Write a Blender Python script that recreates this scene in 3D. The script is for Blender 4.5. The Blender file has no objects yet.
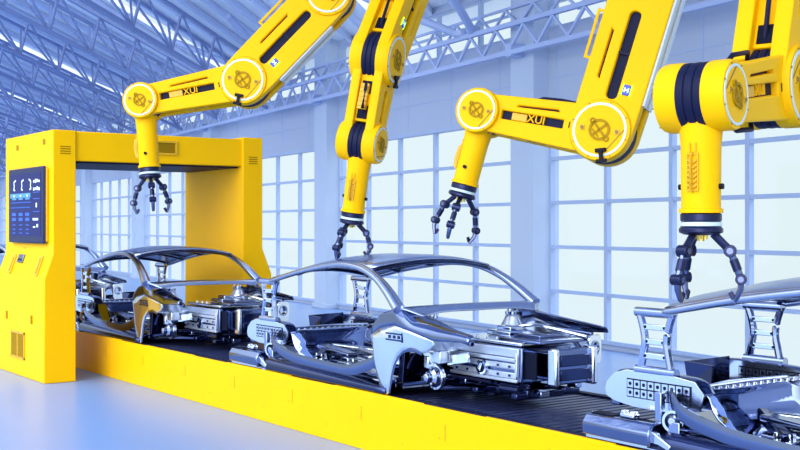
import bpy, bmesh, math, random
from mathutils import Vector as V, Matrix
random.seed(7)
S = bpy.context.scene
COL = S.collection
R = math.radians

# ------------------------------------------------------------------ frame
# world: +X along the line towards the camera's right, +Y across the line, Z up; camera above the origin
D1 = V((-0.58057, 0.81421)); D2 = V((0.81421, 0.58057)); CAMZ = 2.2
def VW(r, f, z):                       # metres right of / in front of the viewer -> world
    return V((-(r*D1.x+f*D1.y), r*D2.x+f*D2.y, z))
def VD(r, f, z):                       # a direction
    return V((-(r*D1.x+f*D1.y), r*D2.x+f*D2.y, z)).normalized()
BW = V((-600/1297.1, 1150/1297.1)); BN = V((1150/1297.1, 600/1297.1)); BD = 12.75
def BP(t, d, z):                       # building frame: t along the glazed wall, d out from it into the hall
    p = BN*(BD-d)+BW*t
    return VW(p.x, p.y, z)

# ------------------------------------------------------------------ materials
def mat(name, col, rough=.4, metal=0, spec=.5, bump=0, bscale=40, var=0, vscale=3, coat=0, emit=None, estr=1):
    m = bpy.data.materials.new(name); m.use_nodes = True
    nt = m.node_tree; b = nt.nodes['Principled BSDF']
    b.inputs['Base Color'].default_value = (*col, 1); b.inputs['Roughness'].default_value = rough
    b.inputs['Metallic'].default_value = metal; b.inputs['Specular IOR Level'].default_value = spec
    b.inputs['Coat Weight'].default_value = coat; b.inputs['Coat Roughness'].default_value = .08
    tc = nt.nodes.new('ShaderNodeTexCoord')
    if var:
        n = nt.nodes.new('ShaderNodeTexNoise'); n.inputs['Scale'].default_value = vscale; n.inputs['Detail'].default_value = 4
        nt.links.new(tc.outputs['Object'], n.inputs['Vector'])
        mp = nt.nodes.new('ShaderNodeMapRange'); mp.inputs['To Min'].default_value = 1-var; mp.inputs['To Max'].default_value = 1+var
        nt.links.new(n.outputs['Fac'], mp.inputs['Value'])
        mx = nt.nodes.new('ShaderNodeMix'); mx.data_type = 'RGBA'; mx.blend_type = 'MULTIPLY'; mx.inputs['Factor'].default_value = 1
        mx.inputs['A'].default_value = (*col, 1); nt.links.new(mp.outputs['Result'], mx.inputs['B'])
        nt.links.new(mx.outputs['Result'], b.inputs['Base Color'])
    if bump:
        n = nt.nodes.new('ShaderNodeTexNoise'); n.inputs['Scale'].default_value = bscale; n.inputs['Detail'].default_value = 3
        nt.links.new(tc.outputs['Object'], n.inputs['Vector'])
        bp = nt.nodes.new('ShaderNodeBump'); bp.inputs['Strength'].default_value = bump; bp.inputs['Distance'].default_value = .02
        nt.links.new(n.outputs['Fac'], bp.inputs['Height']); nt.links.new(bp.outputs['Normal'], b.inputs['Normal'])
    if emit:
        b.inputs['Emission Color'].default_value = (*emit, 1); b.inputs['Emission Strength'].default_value = estr
    return m

YEL = mat('yellow_paint', (1.0, .52, .0005), .45, spec=.10, var=.04, vscale=2.5, coat=0)
YELD = mat('ochre_yellow_paint', (.74, .40, .002), .4, var=.05)
EMB = mat('emblem_line', (.42, .24, .004), .5, spec=.1)
ENG = mat('engraved_line', (.30, .17, .01), .6)
NAVY = mat('navy_rubber', (.007, .009, .04), .5, spec=.15, var=.1, vscale=8)
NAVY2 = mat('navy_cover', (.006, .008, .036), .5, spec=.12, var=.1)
BLK = mat('black_plastic', (.004, .004, .010), .5, spec=.15)
GRIP = mat('dark_gripper_steel', (.022, .026, .075), .3, metal=.8)
GRIPL = mat('polished_gripper_steel', (.45, .48, .6), .18, metal=1)
RING = mat('white_ring', (.64, .75, .76), .45, spec=.2)
VENT = mat('vent_shadow_yellow', (.36, .20, .003), .6, spec=.1)
RAILP = mat('pale_grey_cover', (.72, .76, .72), .4, var=.04)
GRIPM = mat('grey_gripper_steel', (.12, .14, .26), .22, metal=1)
BRASS = mat('brass', (.7, .55, .15), .3, metal=1)
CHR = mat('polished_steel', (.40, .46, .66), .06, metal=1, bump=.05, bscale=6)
CHRD = mat('navy_reflection_steel', (.045, .058, .14), .14, metal=1, bump=.05, bscale=10)  # base darkened to stand in for navy reflections in the car chrome
CHRM = mat('darkened_steel', (.17, .21, .37), .12, metal=1, bump=.05, bscale=12)  # polished steel darkened; on the cars its colour imitates dim reflections
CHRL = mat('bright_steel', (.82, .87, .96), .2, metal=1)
ROOFS = mat('brushed_steel', (.44, .49, .65), .24, metal=1, bump=.04, bscale=8)
STRUTM = mat('primed_steel', (.72, .78, .90), .38, metal=.8)
VDRK = mat('dark_hole', (.004, .006, .02), .6, spec=.1)
BELT = mat('belt_slats', (.030, .038, .11), .35, metal=.5, var=.15, vscale=6)
WALLM = mat('blue_wall_panel', (.43, .50, .66), .6, var=.06, vscale=.6)
COLM = mat('blue_column', (.48, .57, .73), .6, var=.05, vscale=.8)
FRM = mat('window_frame_blue', (.40, .50, .72), .5)
TRUS = mat('truss_blue', (.24, .30, .54), .5, var=.08, vscale=1)
ROOFM = mat('roof_sheet', (.93, .95, 1.0), .6, var=.10, vscale=.5)
RIBM = mat('roof_rib', (.62, .70, .92), .6)
GIRD = mat('girder_blue', (.42, .51, .78), .5, var=.06, vscale=1)
FLOORM = mat('floor_blue', (.195, .325, .60), .32, var=.06, vscale=.7, spec=.4)
BEZ = mat('bezel_navy', (.018, .022, .075), .4, spec=.15)
SCR = mat('screen_blue', (.004, .006, .05), .35, spec=.1, emit=(.010, .022, .24), estr=.55)
SCRL = mat('screen_icon_white', (.5, .6, .9), .4, emit=(.75, .85, 1), estr=.8)
SCRM = mat('screen_icon_blue', (.03, .08, .3), .4, spec=.1, emit=(.04, .13, .6), estr=.7)
SCRC = mat('screen_icon_cyan', (.05, .15, .4), .4, spec=.1, emit=(.10, .36, .85), estr=.8)
BTN = mat('button_blue', (.01, .03, .3), .3, emit=(.01, .04, .5), estr=.6)
LEDG = mat('green_light', (.3, .9, .0), .4, emit=(.35, 1, .0), estr=3)
BLUEC = mat('blue_connector', (.01, .03, .45), .4)

def glass():
    m = bpy.data.materials.new('window_glass'); m.use_nodes = True; nt = m.node_tree
    nt.nodes.remove(nt.nodes['Principled BSDF']); out = nt.nodes['Material Output']
    t = nt.nodes.new('ShaderNodeBsdfTransparent'); t.inputs['Color'].default_value = (.96, .98, .99, 1)
    g = nt.nodes.new('ShaderNodeBsdfGlossy'); g.inputs['Roughness'].default_value = .05
    mx = nt.nodes.new('ShaderNodeMixShader'); mx.inputs[0].default_value = .04
    nt.links.new(t.outputs[0], mx.inputs[1]); nt.links.new(g.outputs[0], mx.inputs[2]); nt.links.new(mx.outputs[0], out.inputs[0])
    return m
GLASS = glass()

# ------------------------------------------------------------------ mesh helpers
SPLIT = set('''corner_post pillar_crossbar seam_slot channel_hatch knuckle knuckle_pin knob tower_vent lock_plate mark drive_shaft underbody_bracket
rear_bracket hose harness_pipe damper suspension_arm tower_bracket lid_plate bolt_plate screen_glyph screen_chart edge_trim rim_strip face_rib side_rib side_frame
panel_hole grid_tile tool_contact latch_handle wheel_stud lid_bolt rung_bolt flange_bolt bolt side_rivet indicator_light button_mark floor_swage fender_badge_slot
subframe key mount_stud carrier_bracket module_recess section_opening bumper_face clip chord bracket lid_box grab_handle emblem_inlay'''.split())
class MB:
    def __init__(s): s.v = []; s.f = []
    def add(s, vs, fs):
        o = len(s.v); s.v += [V(p) for p in vs]; s.f += [[i+o for i in f] for f in fs]; return s
    def box(s, c, size, M=None):
        x, y, z = [k/2 for k in size]; c = V(c)
        p = [c+V((a*x, b*y, d*z)) for a in (-1, 1) for b in (-1, 1) for d in (-1, 1)]
        if M: p = [M@q for q in p]
        return s.add(p, [(0, 1, 3, 2), (4, 6, 7, 5), (0, 4, 5, 1), (2, 3, 7, 6), (0, 2, 6, 4), (1, 5, 7, 3)])
    def bar(s, a, b, w, h=None, up=(0, 0, 1)):
        a, b = V(a), V(b); h = h or w; d = (b-a)
        if d.length < 1e-6: return s
        d.normalize(); u = V(up)
        if abs(d.dot(u)) > .98: u = V((1, 0, 0))
        sd = d.cross(u).normalized(); u = sd.cross(d)
        p = [q+sd*(i*w/2)+u*(j*h/2) for q in (a, b) for i, j in ((-1, -1), (1, -1), (1, 1), (-1, 1))]
        return s.add(p, [(3, 2, 1, 0), (4, 5, 6, 7), (0, 1, 5, 4), (1, 2, 6, 5), (2, 3, 7, 6), (3, 0, 4, 7)])
    def lathe(s, prof, M=None, seg=32):          # prof: (r, z) pairs about local z
        vs = []; fs = []
        for r, z in prof:
            for k in range(seg):
                a = 2*math.pi*k/seg; vs.append(V((r*math.cos(a), r*math.sin(a), z)))
        for i in range(len(prof)-1):
            for k in range(seg):
                k2 = (k+1) % seg; fs.append((i*seg+k, i*seg+k2, (i+1)*seg+k2, (i+1)*seg+k))
        fs.append(tuple(reversed(range(seg)))); n = (len(prof)-1)*seg; fs.append(tuple(n+k for k in range(seg)))
        if M: vs = [M@q for q in vs]
        return s.add(vs, fs)
    def cyl(s, a, b, r, r2=None, seg=20):
        a, b = V(a), V(b); L = (b-a).length
        return s.lathe([(r, 0), (r2 if r2 is not None else r, L)], frame(a, b-a), seg)
    def ring(s, M, r0, r1, z0, z1, seg=40):
        vs = []; fs = []
        for r, z in ((r0, z0), (r1, z0), (r1, z1), (r0, z1)):
            for k in range(seg):
                a = 2*math.pi*k/seg; vs.append(M@V((r*math.cos(a), r*math.sin(a), z)))
        for i in range(4):
            for k in range(seg):
                k2 = (k+1) % seg; j = (i+1) % 4
                fs.append((i*seg+k, i*seg+k2, j*seg+k2, j*seg+k))
        return s.add(vs, fs)
    def sweep(s, path, w, h=None, n=10, up=(0, 0, 1), taper=None):   # elliptic section along a path
        h = h or w; path = [V(p) for p in path]; vs = []; fs = []; N = len(path)
        for i, p in enumerate(path):
            d = (path[min(i+1, N-1)]-path[max(i-1, 0)]).normalized(); u = V(up)
            if abs(d.dot(u)) > .97: u = V((1, 0, 0))
            sd = d.cross(u).normalized(); u2 = sd.cross(d); k = taper[i] if taper else 1
            for j in range(n):
                a = 2*math.pi*j/n; vs.append(p+sd*(w/2*k*math.cos(a))+u2*(h/2*k*math.sin(a)))
        for i in range(N-1):
            for j in range(n):
                j2 = (j+1) % n; fs.append((i*n+j, i*n+j2, (i+1)*n+j2, (i+1)*n+j))
        fs.append(tuple(reversed(range(n)))); fs.append(tuple((N-1)*n+j for j in range(n)))
        return s.add(vs, fs)
    def prism(s, poly, z0, z1, M=None):
        n = len(poly); vs = [V((x, y, z)) for z in (z0, z1) for x, y in poly]
        if M: vs = [M@q for q in vs]
        return s.add(vs, [tuple(reversed(range(n))), tuple(range(n, 2*n))]+[(i, (i+1) % n, n+(i+1) % n, n+i) for i in range(n)])
    def grid(s, P, th=0):                         # P[i][j] points, optional thickness along the mean normal
        a, b = len(P), len(P[0]); vs = [V(p) for row in P for p in row]
        fs = [(i*b+j, i*b+j+1, (i+1)*b+j+1, (i+1)*b+j) for i in range(a-1) for j in range(b-1)]
        return s.add(vs, fs)
    def pieces(s):
        par = list(range(len(s.v)))
        def fd(i):
            while par[i] != i: par[i] = par[par[i]]; i = par[i]
            return i
        for f in s.f:
            a = fd(f[0])
            for k in f[1:]: par[fd(k)] = a
        isl = {}
        for i in range(len(s.v)): isl.setdefault(fd(i), []).append(i)
        bx = []
        for ids in isl.values():
            lo = [min(s.v[i][k] for i in ids)-.002 for k in range(3)]; hi = [max(s.v[i][k] for i in ids)+.002 for k in range(3)]
            bx.append([lo, hi, set(ids)])
        k = True
        while k:
            k = False
            for i in range(len(bx)):
                for j in range(len(bx)-1, i, -1):
                    if all(bx[i][0][q] <= bx[j][1][q] and bx[j][0][q] <= bx[i][1][q] for q in range(3)):
                        bx[i] = [[min(a, b) for a, b in zip(bx[i][0], bx[j][0])], [max(a, b) for a, b in zip(bx[i][1], bx[j][1])], bx[i][2] | bx[j][2]]
                        del bx[j]; k = True
        out = []
        for lo, hi, ids in bx:
            o = MB(); mp = {}
            for i in sorted(ids): mp[i] = len(o.v); o.v.append(s.v[i])
            o.f = [[mp[i] for i in f] for f in s.f if f[0] in ids]; out.append(o)
        return out
    def build(s, name, m, parent=None, bevel=0, smooth=40, solid=0, sub=0):
        if parent and name in SPLIT:
            ps = s.pieces()
            if len(ps) > 1:
                r = [p.build_one(name, m, parent, bevel, smooth, solid, sub) for p in ps]; return r[0]
        return s.build_one(name, m, parent, bevel, smooth, solid, sub)
    def build_one(s, name, m, parent=None, bevel=0, smooth=40, solid=0, sub=0):
        me = bpy.data.meshes.new(name); me.from_pydata([tuple(p) for p in s.v], [], s.f)
        bm = bmesh.new(); bm.from_mesh(me); bmesh.ops.recalc_face_normals(bm, faces=bm.faces); bm.to_mesh(me); bm.free()
        o = bpy.data.objects.new(name, me); COL.objects.link(o); me.materials.append(m)
        if smooth:
            for p in me.polygons: p.use_smooth = True
            if not sub: me.set_sharp_from_angle(angle=R(smooth))
        if solid:
            k = o.modifiers.new('s', 'SOLIDIFY'); k.thickness = solid; k.offset = 0
        if sub:
            k = o.modifiers.new('d', 'SUBSURF'); k.levels = sub; k.render_levels = sub
        if bevel:
            k = o.modifiers.new('b', 'BEVEL'); k.width = bevel; k.segments = 2; k.limit_method = 'ANGLE'; k.angle_limit = R(40); k.harden_normals = False
        put(o, parent)
        return o

def put(o, parent):
    if parent:
        o.parent = parent; o.matrix_parent_inverse = Matrix.Translation(WL[parent.name]).inverted(); WL[o.name] = V((0, 0, 0))
    else: WL[o.name] = V((0, 0, 0))
WL = {}
def frame(o, z, x=None):
    z = V(z).normalized(); x = V(x) if x is not None else (V((1, 0, 0)) if abs(z.x) < .9 else V((0, 1, 0)))
    x = (x-z*x.dot(z)).normalized(); y = z.cross(x); o = V(o)
    return Matrix(((x.x, y.x, z.x, o.x), (x.y, y.y, z.y, o.y), (x.z, y.z, z.z, o.z), (0, 0, 0, 1)))

def curve_mesh(splines, ext, bev, M):             # flat plate with holes, thickness 2*ext, rounded rim
    cu = bpy.data.curves.new('c', 'CURVE'); cu.dimensions = '2D'; cu.fill_mode = 'BOTH'; cu.extrude = max(ext-bev, .0005); cu.bevel_depth = bev; cu.bevel_resolution = 1
    for pts in splines:
        sp = cu.splines.new('POLY'); sp.points.add(len(pts)-1); sp.use_cyclic_u = True
        for q, (x, y) in zip(sp.points, pts): q.co = (x, y, 0, 1)
    return conv(cu, M)
def conv(cu, M):
    o = bpy.data.objects.new('c', cu); COL.objects.link(o); dg = bpy.context.evaluated_depsgraph_get(); dg.update()
    me = bpy.data.meshes.new_from_object(o.evaluated_get(dg)); bpy.data.objects.remove(o)
    out = MB(); out.add([M@v.co for v in me.vertices], [tuple(p.vertices) for p in me.polygons]); bpy.data.meshes.remove(me)
    return out
def merge(*ms):
    o = MB()
    for m in ms: o.add(m.v, m.f)
    return o
def rrect(x0, x1, y0, y1, r, n=5):
    r = min(r, (x1-x0)/2-1e-4, (y1-y0)/2-1e-4); pts = []
    for cx, cy, a0 in ((x1-r, y1-r, 0), (x0+r, y1-r, 90), (x0+r, y0+r, 180), (x1-r, y0+r, 270)):
        for k in range(n+1):
            a = R(a0+90*k/n); pts.append((cx+r*math.cos(a), cy+r*math.sin(a)))
    return pts
def text_mesh(txt, size, ext, M):
    cu = bpy.data.curves.new('t', 'FONT'); cu.body = txt; cu.size = size; cu.extrude = ext; cu.align_x = 'CENTER'; cu.align_y = 'CENTER'
    return conv(cu, M)

def tag(o, label, cat, group=None):
    o['label'] = label; o['category'] = cat
    if group: o['group'] = group
    return o
def thing(name, label, cat, loc=(0, 0, 0), group=None):
    o = bpy.data.objects.new(name, None); COL.objects.link(o); o.location = loc; o.empty_display_size = .2; WL[o.name] = V(loc)
    return tag(o, label, cat, group)
def struct(o, label=None):
    o['kind'] = 'structure'
    if label: o['label'] = label
    return o
def dup(root, loc, label):
    r = root.copy(); COL.objects.link(r); r.location = loc; r['label'] = label
    for ch in list(root.children):
        c = ch.copy(); COL.objects.link(c); c.parent = r
        for g in list(ch.children):
            d = g.copy(); COL.objects.link(d); d.parent = c
    return r

# ------------------------------------------------------------------ building
struct(MB().add([BP(-14, 26, 0), BP(130, 26, 0), BP(130, -1, 0), BP(-14, -1, 0)], [(0, 1, 2, 3)]).build('floor', FLOORM, smooth=0))
PER = 9.74; T0 = 18.27; CW = .80; CP = .35
SILL, GTOP, GBOT, GIRT, CLB, CLT = .115, 4.33, 5.49, 6.13, 5.98, 6.98
EAVE = 7.15; KR = .1926
BAYS = range(-1, 10)
w = MB(); cols = MB()
def BB(m, t0, t1, d0, d1, z0, z1):
    p = [BP(t, d, z) for t in (t0, t1) for d in (d0, d1) for z in (z0, z1)]
    m.add(p, [(0, 1, 3, 2), (4, 6, 7, 5), (0, 4, 5, 1), (2, 3, 7, 6), (0, 2, 6, 4), (1, 5, 7, 3)])
BB(w, -14, 128, -.25, 0, 0, SILL); BB(w, -14, 128, -.25, 0, GTOP, CLB); BB(w, -14, 128, -.25, 0, CLT, EAVE+.3)
wl = struct(w.build('wall_back', WALLM, bevel=0, smooth=0))
sm = MB()
for t in range(-12, 126): BB(sm, t*1.0-.012, t*1.0+.012, -.02, .008, GTOP+.05, GBOT+.4) if t % 2 == 0 else None
BB(sm, -14, 128, -.02, .01, 5.02, 5.045); BB(sm, -14, 128, -.02, .05, GTOP-.03, GTOP+.05); BB(sm, -14, 128, -.02, .05, SILL-.02, SILL+.05)
struct(sm.build('panel_seam', FRM, wl, smooth=0))
win = 0
for b in BAYS:
    tn = T0+b*PER                        # near end face of the column that ends this bay on the right
    c = MB(); BB(c, tn, tn+CW, -.25, CP, 0, EAVE+.25); BB(c, tn-.04, tn+CW+.04, -.05, CP+.05, 0, .12)
    struct(c.build('wall_column', COLM, bevel=.01, smooth=0))
    t0 = tn+CW; t1 = tn+PER; win += 1
    fr = MB(); gl = MB(); n = 5; s = (t1-t0)/n; rows = 5; hz = (GTOP-SILL)/rows
    for k in range(n+1): BB(fr, t1-k*1.735-.045, t1-k*1.735+.045, -.12, -.02, SILL, GTOP)
    for k in range(rows+1): BB(fr, t0, t1, -.12, -.03, SILL+k*hz-.035, SILL+k*hz+.035)
    gl.add([BP(t0, -.07, SILL), BP(t1, -.07, SILL), BP(t1, -.07, GTOP), BP(t0, -.07, GTOP)], [(0, 1, 2, 3)])
    f = struct(fr.build('window_%d' % win, FRM, smooth=0)); struct(gl.build('window_pane', GLASS, f, smooth=0))
for b in BAYS:
    tn = T0+b*PER; t0 = tn+CW; t1 = tn+PER; win += 1
    fr = MB(); gl = MB()
    for k in range(6): BB(fr, t0+k*(t1-t0)/5-.04, t0+k*(t1-t0)/5+.04, -.12, -.02, CLB, CLT)
    BB(fr, t0, t1, -.12, -.03, CLB-.04, CLB+.04); BB(fr, t0, t1, -.12, -.03, CLT-.04, CLT+.04); BB(fr, t0, t1, -.12, -.03, 6.46, 6.50)
    gl.add([BP(t0, -.07, CLB), BP(t1, -.07, CLB), BP(t1, -.07, CLT), BP(t0, -.07, CLT)], [(0, 1, 2, 3)])
    f = struct(fr.build('window_%d' % win, FRM, smooth=0)); struct(gl.build('window_pane', GLASS, f, smooth=0))
e = MB(); BB(e, 126, 126.3, -.25, 26, 0, 12.2)
struct(e.build('wall_end', WALLM, smooth=0))

# roof: slopes up from the wall; purlins, trusses and skylight strips run on the diagonal
TD = 337*BN.x+1150*BN.y; TW = 337*BW.x+1150*BW.y; SL = TW/TD      # t gained per metre towards the wall
def RP(tw, d, up=0):                   # tw: where the diagonal meets the wall
    return BP(tw-SL*d, d, EAVE+KR*d+up)
DM = 14.5
SKY = [25.0, 36.0, 47.04, 57.9, 68.8, 79.7, 90.6, 101.5, 112.4]
rf = MB(); edges = [-2]
for s in SKY: edges += [s-.42, s+.42]
edges.append(150)
for i in range(0, len(edges), 2):
    a, b = edges[i], edges[i+1]
    rf.add([RP(a, -1), RP(b, -1), RP(b, DM), RP(a, DM), RP(a, -1, .15), RP(b, -1, .15), RP(b, DM, .15), RP(a, DM, .15)],
           [(0, 3, 2, 1), (4, 5, 6, 7), (0, 1, 5, 4), (2, 3, 7, 6), (0, 4, 7, 3), (1, 2, 6, 5)])
ceil = struct(rf.build('ceiling', ROOFM, smooth=0))
pu = MB(); k = 10.0
while k < 148:
    if min(abs(k-s) for s in SKY) > .6: pu.bar(RP(k, -.2, -.09), RP(k, DM, -.09), .10, .14)
    k += 1.075
struct(pu.build('ceiling_rib', RIBM, ceil, smooth=0))
for i, s in enumerate(SKY):
    win += 1
    p = MB().add([RP(s-.42, -1, .06), RP(s+.42, -1, .06), RP(s+.42, DM, .06), RP(s-.42, DM, .06)], [(0, 1, 2, 3)])
    struct(p.build('window_%d' % win, GLASS, smooth=0))

trusses = []
for i in range(21):
    tb = 32.6+4.3*i
    bc = MB(); tc = MB(); wb = MB(); ST = 1.32; n = int(DM/ST)
    dn = lambda d: RP(tb, d, -1.52); u1 = lambda d: RP(tb+.75, d, -.55); u2 = lambda d: RP(tb-.45, d, -.55)
    bc.bar(dn(.45), dn(DM), .09, .09)
    tc.bar(u1(.1), u1(DM), .075, .075); tc.bar(u2(.1), u2(DM), .075, .075)
    for k in range(n):
        d = .35+k*ST
        for u in (u1, u2):
            wb.bar(dn(d+.3), u(d+.12), .055); wb.bar(dn(d+.3), u(d+ST+.12), .048)
    o = struct(bc.build('ceiling_truss', TRUS, smooth=0)); struct(tc.build('top_chord', TRUS, o, smooth=0)); struct(wb.build('truss_web', TRUS, o, smooth=0))

# lattice girder along the wall, and its raking struts up to the roof
g = thing('lattice_girder', 'long blue lattice girder running along the glazed wall above the windows', 'girder', BP(T0, .9, GBOT))
ch = MB(); wb = MB(); back = MB()
for z in (GBOT+.05, GIRT-.05):
    ch.bar(BP(-13, .62, z), BP(125, .62, z), .09, .09)
    back.bar(BP(-13, .40, z+.1), BP(125, .40, z+.1), .045, .045)
t = -13; k = 0
while t < 124:
    wb.bar(BP(t, .62, GBOT+.1), BP(t+.48, .62, GIRT-.1), .045); wb.bar(BP(t+.48, .62, GIRT-.1), BP(t+.96, .62, GBOT+.1), .055)
    back.bar(BP(t, .40, GBOT+.6), BP(t+.48, .40, GIRT+.32), .045); back.bar(BP(t+.48, .40, GIRT+.32), BP(t+.96, .40, GBOT+.6), .045)
    t += .96
back.bar(BP(-13, .40, GIRT+.34), BP(125, .40, GIRT+.34), .05, .05)
ch.build('chord', GIRD, g, smooth=0); wb.build('lattice', GIRD, g, smooth=0); back.build('rear_lattice', GIRD, g, smooth=0)
bk = MB()
for b in BAYS: bk.bar(BP(T0+b*PER+CW/2, .30, GBOT+.1), BP(T0+b*PER+CW/2, .66, GBOT+.1), .2, .25)
bk.build('bracket', GIRD, g, smooth=0)
sn = 0
for b in range(0, 6):
    tc_ = T0+b*PER+CW+1.0
    for dt, tt in ((0, -2.4), (.5, 1.6)):
        m = MB(); m.cyl(BP(tc_+dt, .6, GIRT+.02), BP(tc_+dt+tt, 3.3, EAVE+KR*3.3-.35), .085, seg=10)
        m.cyl(BP(tc_+dt, .6, GIRT), BP(tc_+dt, .6, GIRT+.12), .14, seg=10)
        struct(m.build('ceiling_strut', GIRD))

# ------------------------------------------------------------------ conveyor
CY0, CY1, CZ = 6.27, 8.06, .56
cv = thing('conveyor', 'long yellow sided assembly conveyor carrying the steel car bodies', 'conveyor', (-9, 7.16, 0))
XA, XB = -70, 3.0
sp = MB(); sp.box(((XA+XB)/2, CY0+.03, .285), (XB-XA, .06, .57)); sp.build('side_panel', YEL, cv, bevel=.008)
sp = MB(); sp.box(((XA+XB)/2, CY1-.03, .285), (XB-XA, .06, .57)); sp.build('side_panel', YEL, cv, bevel=.008)
sp = MB(); sp.box((XB-.03, (CY0+CY1)/2, .28), (.06, CY1-CY0-.12, .56)); sp.build('end_panel', YEL, cv)
ts = MB()
for y in (CY0+.075, CY1-.075): ts.box(((XA+XB)/2, y, .563), (XB-XA, .10, .03))
ts.build('edge_trim', NAVY2, cv, bevel=.004)
jp = MB(); x = XA
while x < XB-1.6:
    jp.box((x+.8, CY0+.028, .555), (1.5, .05, .045)); x += 2.4
jp.build('rim_strip', YEL, cv, bevel=.004)
bl = MB(); p = [(XA, .50)]; x = XA; 
vs = []; prof = []
while x < XB-.1:
    prof += [(x, .525), (x+.02, .56), (x+.085, .56), (x+.105, .525)]; x += .115
n = len(prof)
vs = [(a, CY0+.10, b) for a, b in prof]+[(a, CY1-.10, b) for a, b in prof]
bl.add(vs, [(i, i+1, n+i+1, n+i) for i in range(n-1)])
bl.build('slat_belt', BELT, cv, smooth=0)['label'] = 'dark belt of crosswise slats'
ub = MB(); ub.box(((XA+XB)/2, 7.165, .26), (XB-XA-.2, 1.6, .5)); ub.build('base_frame', VDRK, cv)
se = MB()
x = -27.0; i = 0
while x < 0:
    se.box((x, CY0-.002, .36), (.012, .008, .14)); se.box((x-.08, CY0-.002, .30), (.012, .008, .012)); se.box((x+.7, CY0-.002, .16), (.012, .008, .012)); x += 1.35
se.build('seam_slot', YELD, cv, smooth=0)

# ------------------------------------------------------------------ gantry
GX0, GX1 = -18.0, -15.907
ga = thing('scanning_portal', 'yellow portal arch straddling the conveyor with a touchscreen on its left tower', 'portal', (GX1, 7.1, 0))
YZ = Matrix(((0, 0, 1, 0), (1, 0, 0, 0), (0, 1, 0, 0), (0, 0, 0, 1)))      # poly (y,z), extruded along x
tw = MB(); tw.prism([(5.262, 0), (5.713, 0), (5.713, 3.552), (5.384, 3.552), (5.384, 1.80), (5.262, 1.45)], GX0-.10, GX1, YZ)
tw.build('tower', YEL, ga, bevel=.012)
tw = MB(); tw.prism([(8.357, 0), (8.86, 0), (8.86, 1.45), (8.70, 1.85), (8.70, 3.575), (8.357, 3.575)], GX0, GX1, YZ)
tw.build('tower', YEL, ga, bevel=.012)
bm_ = MB(); bm_.box(((GX0+GX1)/2-.02, 7.035, 3.335), (GX1-GX0-.04, 2.66, .42)); bm_.build('crossbeam', YEL, ga, bevel=.012)
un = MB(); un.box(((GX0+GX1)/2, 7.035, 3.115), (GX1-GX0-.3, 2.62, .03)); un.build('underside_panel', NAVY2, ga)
rc = MB(); XF = GX1-.038
for a, b, c, d in ((7.08, 7.39, 3.255, 3.285), (7.08, 7.39, 3.435, 3.465), (7.05, 7.08, 3.255, 3.465), (7.39, 7.42, 3.255, 3.465)):
    rc.box((XF+.012, (a+b)/2-.15, (c+d)/2), (.03, b-a, d-c))
o = rc.build('vent_frame', YELD, ga, bevel=.004)
rc = MB(); rc.box((XF+.002, 7.085, 3.36), (.01, .32, .16))
for k in range(5): rc.box((XF+.01, 7.085, 3.30+k*.03), (.014, .31, .008))
rc.build('vent_louvre', VENT, o)
vt = MB()
for y0, z in ((5.56, 3.22), (8.53, 3.17)):
    for k in range(4): vt.box((GX1+.001, y0, z+k*.033), (.012, .15, .014))
vt.build('tower_vent', VENT, ga, smooth=0)
# screen on the outer face of the left tower
YS = 5.384
SX, SZ = -16.90, 2.50
sb = MB(); sb.box((SX+.03, YS-.02, SZ), (1.58, .04, 1.04)); sb.build('screen_mount', YELD, ga, bevel=.01)
sb = MB(); sb.box((SX, YS-.055, SZ), (1.62, .04, 1.10)); scr = sb.build('touchscreen', BEZ, ga, bevel=.02); scr['label'] = 'dark framed touchscreen showing a blue display'
dp = MB(); dp.box((SX, YS-.075, SZ+.01), (1.40, .006, .92)); dp.build('display', SCR, scr, smooth=0)
YI = YS-.080
def ibox(m, u, v, a, b): m.box((SX-.70+u*1.40, YI, 2.96-v*.92), (a*1.44, .003, b*.92))   # u to the right, v down
ic = MB()
for u, s in ((.16, 1), (.42, 1), (.66, -1)):
    def L(a, b): ic.bar((SX-.70+(u+a[0]*.05*s)*1.40, YI, 2.96-a[1]*.92), (SX-.70+(u+b[0]*.05*s)*1.40, YI, 2.96-b[1]*.92), .004, .022, up=(0, 0, 1))
    L((.6, .09), (-.7, .12)); L((-.7, .12), (-.4, .19)); L((-.4, .19), (-.8, .24)); L((-.8, .24), (.1, .25))
ic.build('screen_glyph', SCRL, scr, smooth=0)
ic = MB(); ibox(ic, .34, .34, .66, .07)
for u in (.14, .36, .58): ibox(ic, u, .38, .13, .05)
ic.build('screen_banner', SCRC, scr, smooth=0)
ic = MB()
for u in (.14, .36, .58): ic.box((SX-.70+u*1.40, YI-.003, 2.96-.345*.92), (.05, .003, .03))
for j in range(4):
    for h in range(2): ibox(ic, .79+j*.055, .13+h*.12-.005*(j % 3), .035, .035+.012*((j*2+h) % 3))
ibox(ic, .87, .50, .03, .07); ibox(ic, .84, .72, .16, .035); ibox(ic, .80, .84, .07, .02); ibox(ic, .9, .82, .04, .05)
ic.build('screen_chart', SCRL, scr, smooth=0)
ic = MB(); rr = random.Random(3)
for r in (.45, .53):
    u = .04
    while u < .68:
        a = rr.uniform(.012, .03); ibox(ic, u+a/2, r, a, .018); u += a+.012
for u in (.13, .36, .58):
    for v in (.64, .72): ibox(ic, u, v, .13, .05)
    for v in (.81, .88, .94): ibox(ic, u, v, .10, .016)
for v in (.30, .40, .60): ibox(ic, .87, v, .2, .012)
ic.build('screen_text', SCRM, scr, smooth=0)
mk = MB(); mk.box((-17.2, YS-.002, 1.88), (.05, .008, .035)); mk.box((-17.12, YS-.002, 1.88), (.05, .008, .035)); mk.build('mark', YELD, ga, smooth=0)
sv = V((0, -.122, -.35)).normalized(); SN = V((0, -.944, .33)).normalized()
def onsl(x, s): return V((x, YS-.122*s, 1.80-.35*s))
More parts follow.
